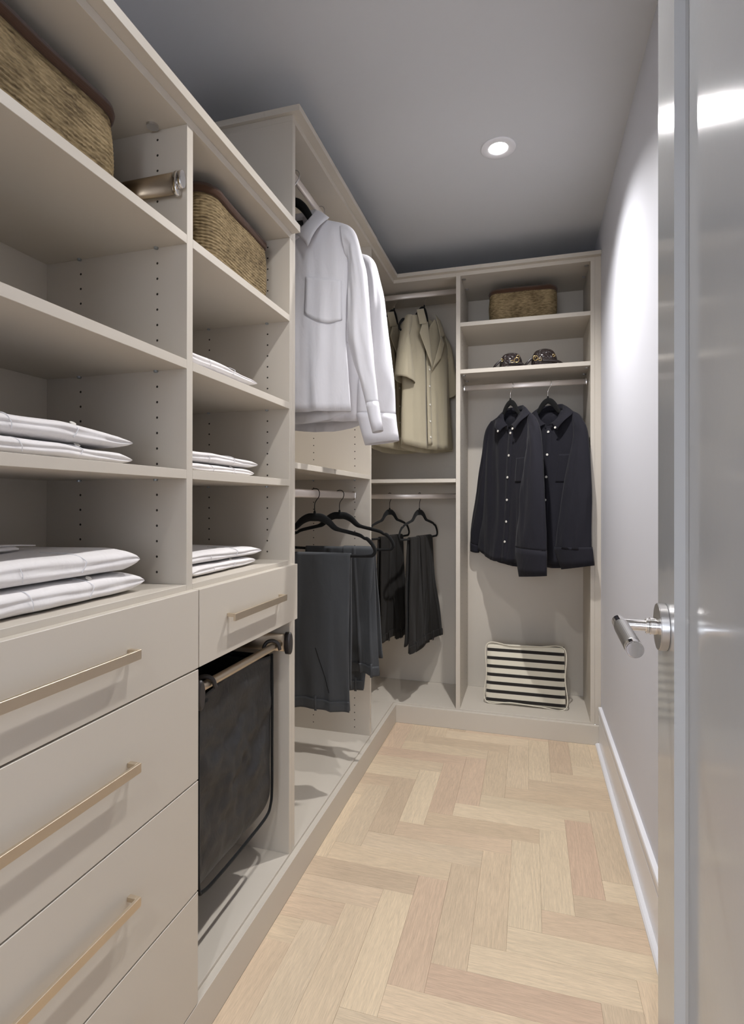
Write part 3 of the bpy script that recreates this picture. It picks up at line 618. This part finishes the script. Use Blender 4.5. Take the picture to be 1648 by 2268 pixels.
# ------------------------------------------------------------------ trousers over hanger bars
def trousers(loc, rz, m, label, group, seed, layers, loops, pocket=None, T=.012, fu=11):
    """layers: drapes over the bar; each (xl_top, xr_top, xl_bot, xr_bot, z_bot_front, z_bot_back, r) at the bar z=-.230"""
    t = empty('trousers', loc, rz); tag(t, label, 'trousers', group)
    zb = -.230
    for li, (xl, xr, bl, br, zf, zk, r0) in enumerate(layers):
        prof = []
        nf = 26
        for i in range(nf): v = 1-i/(nf-1); prof.append((-r0-v*.012, zb+(zf-zb)*v if v > 0 else zb, v))
        for a in np.linspace(0, math.pi, 9)[1:-1]: prof.append((-r0*math.cos(a), zb+r0*math.sin(a), 0))
        for i in range(nf): v = i/(nf-1); prof.append((r0+v*.012, zb+(zk-zb)*v, v))
        rows = []
        for k, (y, z, v) in enumerate(prof):
            row = []; back = k > len(prof)/2; e = v**1.2
            a0, a1 = xl+(bl-xl)*e, xr+(br-xr)*e
            for j in range(34):
                u = j/33; x = a0+(a1-a0)*u
                d = fold_noise(x, v, seed+li*3+(7 if back else 0), fu, 1.3)*(.004+.028*v)
                crease = .011*math.exp(-((u-.36)/.03)**2)*(.4+.6*v)+.006*math.exp(-((u-.78)/.03)**2)*v
                row.append((x, y+d-(crease if not back else 0), z+.012*v*math.sin(u*5+seed)*(.5 if v < .98 else .5)))
            rows.append(row)
        o = grid('leg_drape', rows, m, t, solid=T*.5, off=0)
        # waistband along the front lower edge
        wb = []
        for q in np.linspace(0, 1, 6):
            row = []
            for j in range(34):
                p0 = rows[0][j]; p2 = rows[2][j]; p = [p0[i]+(p2[i]-p0[i])*0 for i in range(3)]; zq = p0[2]-.004+.040*q; i0 = min(int(q*1.6), 1)
                pp = rows[min(int(round(q*.040/abs((zf-zb)/25))), 5)][j]; row.append((p0[0]*(1-q)+pp[0]*q, min(p0[1], pp[1])-.0055, zq))
            wb.append(row)
        grid('waistband', wb, m, t, solid=.003, off=0)
        for lx in loops[li]:
            j = int(max(0, min(33, (lx-bl)/(br-bl)*33))); p = rows[0][j]
            grid('belt_loop', [[(p[0]+dx, p[1]-.011+dy, p[2]+dz) for dx in (-.0045, .0045)] for dz, dy in ((-.008, .003), (-.004, 0), (.02, -.001), (.044, 0), (.048, .004))], m, t, solid=.002, off=0)
        if pocket and li == 0:
            (x0, z0), (x1, z1) = pocket
            k0 = min(range(nf), key=lambda k: abs(prof[k][1]-z0)); k1 = min(range(nf), key=lambda k: abs(prof[k][1]-z1)); pts = []
            for k in range(k1, k0+1):
                s = (k-k1)/max(1, k0-k1); x = x1+(x0-x1)*s; rw = rows[k]; j = min(range(34), key=lambda q: abs(rw[q][0]-x)); pts.append((x, rw[j][1]-.0042, rw[j][2]))
            tube('pocket_edge', pts, .0014, DARK if m is None else VEL, t, n=24, sides=6)
    return t
RZ = 1.198
trousers((RODX, 1.903, RZ), 0, GREY, 'nearer charcoal grey trousers folded over a hanger, waistband hanging down', 'grey trousers in the tall left unit', 51,
    [(-.185, .143, -.19, .141, -.795, -.72, .0085)], [(.012, -.10)], pocket=((.012, -.565), (.068, -.735)))
trousers((RODX, 2.181, RZ), 0, GREY, 'farther charcoal grey trousers, seen behind and right of the nearer pair', 'grey trousers in the tall left unit', 57,
    [(-.152, .157, -.165, .112, -.805, -.70, .0085), (.02, .156, .06, .184, -.735, -.68, .0125)], [(.085,), (.155,)])
hanger((RODX, 1.903, RZ), 0, 'black velvet hanger with the nearer grey trousers'); hanger((RODX, 2.181, RZ), 0, 'black velvet hanger with the farther grey trousers')
R3 = math.radians(75)
trousers((-.582, RODY, 1.2), R3, BROWN, 'dark brown trousers folded over the right hanger of the corner unit', 'dark brown trousers in the corner unit', 61,
    [(-.125, .135, -.19, .05, -.81, -.78, .0085), (-.02, .136, .02, .235, -.80, -.86, .0125)], [(-.12, .02), (.10,)], fu=5)
trousers((-.751, RODY, 1.2), R3, BROWN, 'dark brown trousers folded over the left hanger of the corner unit', 'dark brown trousers in the corner unit', 67,
    [(-.115, .135, -.13, .05, -.78, -.74, .0085), (0, .136, .02, .15, -.79, -.74, .0125)], [(-.06,), (.06,)], fu=5)
hanger((-.582, RODY, 1.2), R3, 'black velvet hanger with the right brown trousers'); hanger((-.751, RODY, 1.2), R3, 'black velvet hanger with the left brown trousers')

# ------------------------------------------------------------------ woven baskets
def basket(loc, rz, lx, ly, h, label, seed, arch=0.0):
    t = empty('woven_basket', loc, rz); tag(t, label, 'basket', 'woven storage baskets')
    rc = .045; n = 320; per = []
    # rounded rectangle perimeter
    segs = []
    ax, ay = lx/2-rc, ly/2-rc; Lx, Ly, La = 2*ax, 2*ay, math.pi/2*rc; tot = 2*(Lx+Ly)+4*La
    def pt(s):
        s = s % tot
        for kind, L_, f_ in ((0, Lx, lambda q: ((-ax+q, -ay-rc), (0, -1))), (1, La, lambda q: ((ax+rc*math.sin(q/rc), -ay-rc*math.cos(q/rc)), (math.sin(q/rc), -math.cos(q/rc)))),
                             (0, Ly, lambda q: ((ax+rc, -ay+q), (1, 0))), (1, La, lambda q: ((ax+rc*math.cos(q/rc), ay+rc*math.sin(q/rc)), (math.cos(q/rc), math.sin(q/rc)))),
                             (0, Lx, lambda q: ((ax-q, ay+rc), (0, 1))), (1, La, lambda q: ((-ax-rc*math.sin(q/rc), ay+rc*math.cos(q/rc)), (-math.sin(q/rc), math.cos(q/rc)))),
                             (0, Ly, lambda q: ((-ax-rc, ay-q), (-1, 0))), (1, La, lambda q: ((-ax-rc*math.cos(q/rc), -ay-rc*math.sin(q/rc)), (-math.cos(q/rc), -math.sin(q/rc))))):
            if s <= L_: return f_(s)
            s -= L_
        return ((-ax, -ay-rc), (0, -1))
    pts = [pt(tot*k/n) for k in range(n)]
    sag = lambda u: arch*math.sin(u*4*math.pi+.6)+.003*noise.noise(Vector((u*9, seed, 0)))
    rowsN = int(h/.0078); R = rowsN*5; rows = []
    for i in range(R+1):
        v = i/R; z = h*v; prof = .0021*abs(math.sin(math.pi*v*rowsN)); bulge = .006*math.sin(math.pi*v)-.010*(1-v)**6; row = []
        for j, ((px, py), (nx, ny)) in enumerate(pts):
            k = int(v*rowsN); tw = .0011*math.sin(j/n*tot/.0055*2*math.pi/2+k*math.pi)*math.sin(math.pi*v*rowsN)
            d = bulge+prof+tw+.003*noise.noise(Vector((j*.03, v*3, seed)))
            row.append((px+nx*d, py+ny*d, z+sag(j/n)*v))
        rows.append(row)
    top = rows[-1]
    for dd, dz in ((.003, 0), (.006, -.004), (.006, -h+.02)): rows.append([(px-nx*dd, py-ny*dd, h+dz+sag(j/n)*(1 if dz > -.01 else 0)) for j, ((px, py), (nx, ny)) in enumerate(pts)])
    grid('basket_body', rows, STRAW, t, close_u=True, cap=True)
    rim = []
    for a in np.linspace(0, 2*math.pi, 9)[:-1]:
        rim.append([(px+nx*(.0025+.0075*math.cos(a)), py+ny*(.0025+.0075*math.cos(a)), h-.002+.013*math.sin(a)+sag(j/n)) for j, ((px, py), (nx, ny)) in enumerate(pts)])
    rim = rim+[rim[0]]
    grid('rim_binding', rim, BRN, t, close_u=True)
    return t
basket((-.905, .66, 1.735), 0, .25, .47, .190, 'large woven seagrass basket with brown rim on the nearest top left shelf', 1, .002)
basket((-.885, 1.315, 1.735), math.radians(3), .27, .345, .196, 'woven seagrass basket with brown rim on the second bay top shelf', 2, .003)
basket((-.036, 3.04, 2.0985), 0, .33, .23, .176, 'small woven basket with brown rim on the back unit top shelf', 3, .001)

# ------------------------------------------------------------------ valet rod in the first bay
v = empty('valet_rod', (-.858, .9885, 1.840)); tag(v, 'champagne pull-out valet rod on the divider beside the large basket', 'valet rod')
def oval(x, hy, hz, cz=0): return [(x, hy*math.cos(a), cz+hz*(abs(math.sin(a))**.85)*math.copysign(1, math.sin(a))) for a in np.linspace(0, 2*math.pi, 33)[:-1]]
grid('valet_bar', [oval(-.17, .010, .0235), oval(.138, .010, .0235)], BRASS_SHADE, v, close_u=True, cap=True)
grid('end_collar', [oval(.138, .0115, .0255, -.001), oval(.141, .0122, .0270, -.001), oval(.145, .0122, .0270, -.001), oval(.147, .0112, .0255, -.001)], CHROME, v, close_u=True, cap=True)
grid('end_cap', [oval(.147, .0090, .0180, .006), oval(.150, .0105, .0195, .006), oval(.155, .0105, .0195, .006), oval(.157, .0095, .0180, .006)], CHROME, v, close_u=True, cap=True)

# ------------------------------------------------------------------ laundry hamper pull-out
Hm = empty('pullout_hamper', (-.85, 1.27, .30)); tag(Hm, 'black fabric laundry bag on a champagne pull-out frame below the small drawer', 'hamper')
o0 = Hm.location
def L3(x, y, z): return (x-o0.x, y-o0.y, z-o0.z)
for y, nm in ((1.042, 'left'), (1.5045, 'right')):
    rows = []
    for x in (-1.03, -.706):
        rows.append([L3(x, y+.0105*math.cos(a), .742+.026*(abs(math.sin(a))**.8)*math.copysign(1, math.sin(a))) for a in np.linspace(0, 2*math.pi, 25)[:-1]])
    grid('slide_rail', rows, BRASS, Hm, close_u=True, cap=True)
    rows = []
    for x, k in ((-.7055, 1.0), (-.690, 1.0), (-.687, .85)):
        rows.append([L3(x, y+.0120*k*math.cos(a), .742+.0335*k*math.sin(a)) for a in np.linspace(0, 2*math.pi, 29)[:-1]])
    grid('rail_cap', rows, BPL, Hm, close_u=True, cap=True)
cyl('front_bar', L3(-.722, 1.045, .742), L3(-.722, 1.496, .742), .0105, BRASS, Hm)
cyl('rear_bar', L3(-1.0, 1.045, .742), L3(-1.0, 1.496, .742), .0105, BRASS, Hm)
for y in (1.105, 1.445):
    tube('bag_hook', [L3(-.744, y-.012, .722), L3(-.742, y-.010, .745), L3(-.735, y-.004, .758), L3(-.720, y+.004, .7605), L3(-.708, y+.010, .752), L3(-.703, y+.014, .733)], .0052, BPL, Hm, n=28, sides=10)
# bag: rounded box shell, open at the top
rows = []
for i in range(60):
    v_ = i/59; z = .728-(.728-.262)*v_; row = []
    for j in range(144):
        a = 2*math.pi*j/144; n_ = 30; c, s = math.cos(a), math.sin(a); q = (abs(c)**n_+abs(s)**n_)**(-1/n_)
        hx, hy = .143-.004*v_, .196
        if v_ > .88: k = (v_-.88)/.12; hy -= .035*k**2; hx -= .02*k**2
        x = -.868+q*c*hx; y = 1.262+q*s*hy
        d = .015*(fold_noise(y if abs(c) > abs(s) else x, v_, 71, 8, 5)+.5*noise.noise(Vector((y*30, v_*14, 3))))*(.2+math.sin(math.pi*v_))*(1-min(1, abs(q*s))**8)*(1-.9*min(1, abs(q*c))**8*(abs(s) > abs(c)))
        x += d*c; y += d*s*.4
        row.append(L3(x, y, z+(.010*math.sin(y*16) if v_ < .05 else 0)))
    rows.append(row)
grid('laundry_bag', rows, NYL, Hm, close_u=True, solid=.0015)
bot = [[tuple(Vector(rows[-1][j])*(k)+Vector(L3(-.868, 1.268, .262))*(1-k)+Vector((0, 0, -.004*(1-k)))) for j in range(144)] for k in (1, .6, .2)]
grid('bag_bottom', bot, NYL, Hm, close_u=True, cap=False, solid=.0015)
# piped seams of the front panel
fy = lambda v_: -.722
edge = []
for (y, z) in ((1.452, .722), (1.455, .60), (1.454, .45), (1.454, .33), (1.446, .285), (1.415, .263), (1.30, .258), (1.18, .258), (1.105, .264), (1.085, .29), (1.083, .45), (1.083, .62), (1.085, .722)): edge.append(L3(-.7255, y, z))
tube('bag_piping', edge, .0042, VEL, Hm, n=90, sides=8)

# ------------------------------------------------------------------ folded shirts
def folded(loc, rz, lx, ly, h, label, group, seed, taper=0, cuff=True, collar_=False, btn=True):
    """folded shirt: x = front edge direction (+x out of the shelf), y along the shelf; base at z=0"""
    t = empty('folded_shirt', loc, rz); tag(t, label, 'folded shirt', group)
    R, C = 60, 64; rows = []
    for i in range(R):
        u = i/(R-1); y = -ly/2+ly*u; e = min(u, 1-u)*ly; k = min(1, (e/.03))**.55 if e < .03 else 1
        kk = .25+.75*k if 0 < i < R-1 else .15; row = []
        hh = h*(1-taper*max(0, (u-.55)/.45))
        for j in range(C):
            a = 2*math.pi*j/C; c, s = math.cos(a), math.sin(a); p = .32
            x = lx/2*math.copysign(abs(c)**.22, c); zz = math.copysign(abs(s)**.75, s)
            dent = .10*h*noise.noise(Vector((x*9, y*9, seed)))
            z = hh/2*(1 if s < 0 else 1)+zz*hh/2*kk*.97+(dent if s > 0 else 0)*k
            if c > .55: x += .006*noise.noise(Vector((y*16, z*20, seed+2))); 
            # shallow crease along the fold
            if abs(c) > .9: x -= .0035*math.exp(-((s-.08*math.sin(y*22+seed))/.12)**2)
            row.append((x, y, max(.0004, z)))
        rows.append(row)
    body = grid('shirt_fold', rows, FOLDW, t, close_u=True, cap=True)
    if cuff:
        # a stitched cuff seam running over the front fold
        pts = [(lx/2*.35, ly*.10, h*.99), (lx/2*.8, ly*.12, h*.96), (lx/2*.985, ly*.14, h*.72), (lx/2*1.0, ly*.135, h*.5), (lx/2*.985, ly*.12, h*.22)]
        tube('cuff_seam', pts, .0009, SEAM, t, n=30, sides=5)
        pts = [(lx/2*.5, -ly*.22, h*.985), (lx/2*.9, -ly*.21, h*.9), (lx/2*1.0, -ly*.2, h*.55), (lx/2*.98, -ly*.19, h*.2)]
        tube('sleeve_seam', pts, .0007, SEAM, t, n=24, sides=5)
    if btn:
        c = Vector((lx/2*.86, ly*.16, h*.955)); nn = Vector((.5, 0, .86))
        cyl('button', c, c+nn*.0018, .0055, BTN, t, sides=16, bev=.0006)
    if collar_:
        flat = [[(-.04+ .05*a+.004*b, -ly*.30+.13*b, h+.004+.006*math.sin(math.pi*a)+.003*b) for b in np.linspace(0, 1, 7)] for a in np.linspace(0, 1, 7)]
        grid('collar', flat, FOLDW, t, solid=.003)
        flat = [[(-.03+.035*a, -ly*.30+.17*b, h+.010+.004*math.sin(math.pi*b)) for b in np.linspace(0, 1, 7)] for a in np.linspace(0, 1, 5)]
        grid('collar', flat, FOLDW, t, solid=.002)
    return t
g = 'folded white shirts on the shelves'
folded((-.865, .700, 1.2352), math.radians(2), .27, .355, .030, 'lower folded white shirt of the pair on the first bay lowest shelf', g, 1, .25)
folded((-.870, .698, 1.2660), math.radians(-1), .27, .36, .036, 'upper folded white shirt with a button, on the first bay lowest shelf', g, 2, .30)
folded((-.865, .725, .9902), math.radians(1), .27, .365, .042, 'lower folded white shirt of the pair on the left counter above the drawers', g, 3, .0)
folded((-.870, .718, 1.0335), math.radians(-1.5), .27, .355, .044, 'upper folded white shirt with collar showing, on the left counter above the drawers', g, 4, .0, btn=False, collar_=True)
folded((-.870, 1.245, 1.4692), math.radians(1), .25, .30, .022, 'lower folded white shirt on the second bay middle shelf', g, 5, .15, btn=False)
folded((-.872, 1.238, 1.4925), math.radians(-3), .25, .31, .030, 'upper folded white shirt on the second bay middle shelf', g, 6, .45, btn=False)
folded((-.865, 1.225, 1.2352), math.radians(1), .25, .31, .024, 'lower folded white shirt on the second bay lowest shelf', g, 7, .05)
folded((-.868, 1.228, 1.2603), math.radians(-2), .25, .33, .028, 'upper folded white shirt on the second bay lowest shelf', g, 8, .25, btn=False)
folded((-.870, 1.225, .9902), math.radians(2), .26, .31, .026, 'lower folded white shirt on the counter above the small drawer', g, 9, .0)
folded((-.873, 1.240, 1.0172), math.radians(-2), .26, .35, .030, 'upper folded white shirt on the counter above the small drawer', g, 10, .25, btn=False, collar_=False)

# ------------------------------------------------------------------ clutch bags
def clutch(loc, rz, label, lx, h, flip):
    t = empty('clutch_bag', loc, rz); tag(t, label, 'handbag')
    rows = []
    for i in range(22):
        v_ = i/21; a0 = v_*math.pi/2; z = h*math.sin(a0)**.9 if i else 0; k = max(.03, math.cos(a0)**.46); row = []
        for j in range(40):
            a = 2*math.pi*j/40; row.append((lx/2*k*math.cos(a), .045*k*math.copysign(abs(math.sin(a))**.8, math.sin(a)), z))
        rows.append(row)
    grid('bag_body', rows, CROC, t, close_u=True, cap=True)
    s = -1 if flip else 1
    tube('zip_seam', [(-lx/2*1.0, -.012, .004), (-lx/2*.93, -.014, h*.5), (-lx/2*.6, -.014, h*.88), (0, -.014, h*1.0), (lx/2*.6, -.014, h*.88), (lx/2*.93, -.014, h*.5), (lx/2*1.0, -.012, .004)], .0022, STRAP, t, n=40, sides=6)
    tube('strap', [(-lx/2*.80, -.034, h*.52), (-lx/2*1.05, -.037, h*.40), (-lx/2*1.38, -.036, .014), (-lx/2*1.55, -.015, .006), (-lx/2*1.6, .01, .006)], .0062, STRAP, t, n=30, flat=(1, .45))
    tube('strap', [(-lx*.1, -.050, h*.26), (lx*.2, -.050, h*.24), (lx/2*.92, -.045, h*.20), (lx/2*(1.08 if not flip else 1.3), -.03, .010), (lx/2*(1.12 if not flip else 1.55), 0, .006)], .0058, STRAP, t, n=30, flat=(1, .45))
    rx = lx*.26 if not flip else -lx*.36
    torus('ring', (rx, -.055, h*.40), .0115, .0014, GOLD, t); torus('buckle', (rx-.022*s, -.055, h*.32), .0070, .0012, GOLD, t, n=12)
    torus('ring', (-lx/2*.78, -.036, h*.52), .0060, .0012, GOLD, t, axis='Y')
    if not flip: torus('ring', (rx+.006, -.054, h*.62), .007, .0012, GOLD, t)
    else: torus('ring', (lx/2*.7, -.036, h*.55), .0060, .0012, GOLD, t)
    return t
clutch((-.092, 2.895, 1.8547), 0, 'smaller dark brown crocodile-look bag with gold rings, left on the second shelf', .112, .078, False)
clutch((.070, 2.900, 1.8547), math.radians(4), 'larger dark brown crocodile-look bag with gold ring, right on the second shelf', .125, .088, True)

# ------------------------------------------------------------------ striped pouch
P = empty('striped_pouch', (-.022, 2.966, .0992), math.radians(.5)); P.rotation_euler = (math.radians(-13), 0, math.radians(.5)); tag(P, 'cream flat fabric bag with black horizontal stripes on the back unit floor', 'bag')
hw, hh = .201, .304; rows = []
for i in range(40):
    v_ = i/39; z = hh*v_; row = []
    for j in range(80):
        a = 2*math.pi*j/80; c, s = math.cos(a), math.sin(a)
        x = hw*math.copysign(abs(c)**.22, c)*(1-.012*v_); e = min(1, (1-abs(x)/hw)*9); th = .006+.020*(math.sin(math.pi*min(1, v_*1.05+.02))**.5)*(e**.5)
        y = th*math.copysign(abs(s)**.8, s)+.006*noise.noise(Vector((x*7, z*7, 5)))
        zz = z+.006*math.sin(x*9+1.2)*(1-v_)+.004*math.sin(x*8)*v_+(.0 if s < 0 else .006*v_)
        row.append((x, y, max(.004, zz)))
    rows.append(row)
grid('pouch_body', rows, STRIPE, P, close_u=True, cap=True)
CREAM = mat('cream_piping', (.66, .61, .50), .8)
tube('edge_piping', [(-hw, -.010, .010), (-.07, -.016, .012), (.07, -.016, .006), (hw, -.010, .008), (hw*.995, -.008, hh*.5), (hw*.985, -.008, hh), (.07, -.010, hh+.003), (-.07, -.010, hh-.002), (-hw*.985, -.008, hh), (-hw*.995, -.008, hh*.5)], .0032, CREAM, P, n=160, sides=6, closed=True)

# ------------------------------------------------------------------ ceiling downlights
def downlight(x, y, label):
    t = empty('ceiling_downlight', (x, y, CEIL)); tag(t, label, 'light')
    prof = [(.066, 0), (.066, -.0025), (.063, -.0045), (.050, -.0045), (.038, -.002), (.034, .004), (.034, -.0005+.0)]
    prof = [(.066, -.0002), (.066, -.0022), (.0635, -.0042), (.050, -.0040), (.038, -.0030), (.0345, -.0012), (.0345, -.0002)]
    rows = [[(r*math.cos(a), r*math.sin(a), z) for a in np.linspace(0, 2*math.pi, 49)[:-1]] for r, z in prof]
    grid('trim_ring', rows, TRIMM, t, close_u=True)
    cyl('lens', (0, 0, -.0001), (0, 0, -.0012), .034, LENS, t, sides=32)
    return t
downlight(-.115, 2.125, 'round recessed downlight glowing in the ceiling')
downlight(-.115, 1.10, 'round recessed downlight nearer the door, above the camera view')
downlight(-.15, -.75, 'round recessed downlight in the hall behind the doorway')

# ------------------------------------------------------------------ the open door
ang = math.radians(2.1)
free = Vector((.1708, .834, 0)); dirv = Vector((-math.sin(ang), -math.cos(ang), 0))   # from the free edge towards the hinge
nrm = Vector((-math.cos(ang), math.sin(ang), 0))                                        # face that looks into the closet
DW, DT, DH = .765, .040, 2.125
dr = empty('door_1', free, 0); dr['kind'] = 'structure'
dr.rotation_euler = (0, 0, math.atan2(dirv.y, dirv.x))
# local: x from free edge to hinge, y = thickness (towards the closet is local -y or +y)
sy = 1 if (Matrix.Rotation(dr.rotation_euler.z, 3, 'Z') @ Vector((0, 1, 0))).dot(nrm) > 0 else -1
z0 = .008; st = .105; bvw = .006; dep = .013
bm = bmesh.new()
def prism(bm, x0, x1, z0, z1, t0, t1): addbox(bm, x0, x1, min(t0*sy, t1*sy), max(t0*sy, t1*sy), z0, z1)
vs = {}
def V(x, t, z):
    k = (round(x, 5), round(t, 5), round(z, 5))
    if k not in vs: vs[k] = bm.verts.new((x, t*sy, z))
    return vs[k]
zt = z0+DH; zb0 = z0+.20; ztt = zt-.115; x1 = DW-st
# stile/rail front face as frame of quads, step, recessed panel; t=0 is the closet face, negative is into the leaf
o4 = [(0, z0), (DW, z0), (DW, zt), (0, zt)]; i4 = [(st, zb0), (x1, zb0), (x1, ztt), (st, ztt)]; b4 = [(st+bvw, zb0+bvw), (x1-bvw, zb0+bvw), (x1-bvw, ztt-bvw), (st+bvw, ztt-bvw)]; c4 = [(st+bvw+.004, zb0+bvw+.004), (x1-bvw-.004, zb0+bvw+.004), (x1-bvw-.004, ztt-bvw-.004), (st+bvw+.004, ztt-bvw-.004)]
def ringq(A_, ta, B_, tb):
    for k in range(4): a, b, c, d_ = A_[k], A_[(k+1) % 4], B_[(k+1) % 4], B_[k]; bm.faces.new((V(a[0], ta, a[1]), V(b[0], ta, b[1]), V(c[0], tb, c[1]), V(d_[0], tb, d_[1])))
e4 = [(.0015, z0), (DW-.0015, z0), (DW-.0015, zt), (.0015, zt)]
for f0, tsgn in ((0, -1), (-DT, 1)):
    ringq(e4, f0, i4, f0); ringq(i4, f0, b4, f0+tsgn*dep*.82); ringq(b4, f0+tsgn*dep*.82, c4, f0+tsgn*dep)
    bm.faces.new([V(p[0], f0+tsgn*dep, p[1]) for p in c4])
ringq(e4, 0, [(0, z0), (DW, z0), (DW, zt), (0, zt)], -.0015); ringq(o4, -.0015, o4, -DT+.0015); ringq(o4, -DT+.0015, e4, -DT)
bmesh.ops.recalc_face_normals(bm, faces=bm.faces); bmo('door_leaf', bm, DOORM, dr)
# lever handle: local x = towards the hinge, local y*sy = out of the door into the closet
HZ = 1.0055; bx = .0568
h = empty('lever_handle', (bx, 0, HZ)); h.parent = dr
def hp(x, t, z): return (x, t*sy, z)
rr_ = empty
cyl('rosette', hp(0, .0005, 0), hp(0, .0105, 0), .030, STEEL, h, sides=64, bev=.0008)
cyl('neck_collar', hp(0, .0105, 0), hp(0, .020, 0), .0108, CHROME, h, sides=40, bev=.0012); cyl('neck_ring', hp(0, .0205, 0), hp(0, .024, 0), .0102, CHROME, h, sides=40, bev=.0008)
cyl('neck', hp(0, .022, 0), hp(0, .053, 0), .0072, CHROME, h, sides=32)
cyl('lever_bar', hp(-.016, .054, 0), hp(.128, .054, 0), .0078, CHROME, h, sides=32, bev=.001)
rows = []
for i in range(61):
    x = .012+.106*i/60; row = []
    for j in range(96):
        a = 2*math.pi*j/96; kn = .00028*(math.cos(a*32+i*1.35)*math.cos(a*32-i*1.35)); r = .0094+(kn if 1 < i < 59 else -.0004)
        row.append(hp(x, .054+r*math.cos(a), r*math.sin(a)))
    rows.append(row)
grid('knurled_grip', rows, STEEL, h, close_u=True, cap=True)
cyl('end_cap', hp(.118, .054, 0), hp(.1325, .054, 0), .0094, CHROME, h, sides=40, bev=.0012); cyl('end_cap', hp(-.018, .054, 0), hp(.012, .054, 0), .0088, CHROME, h, sides=40, bev=.002)
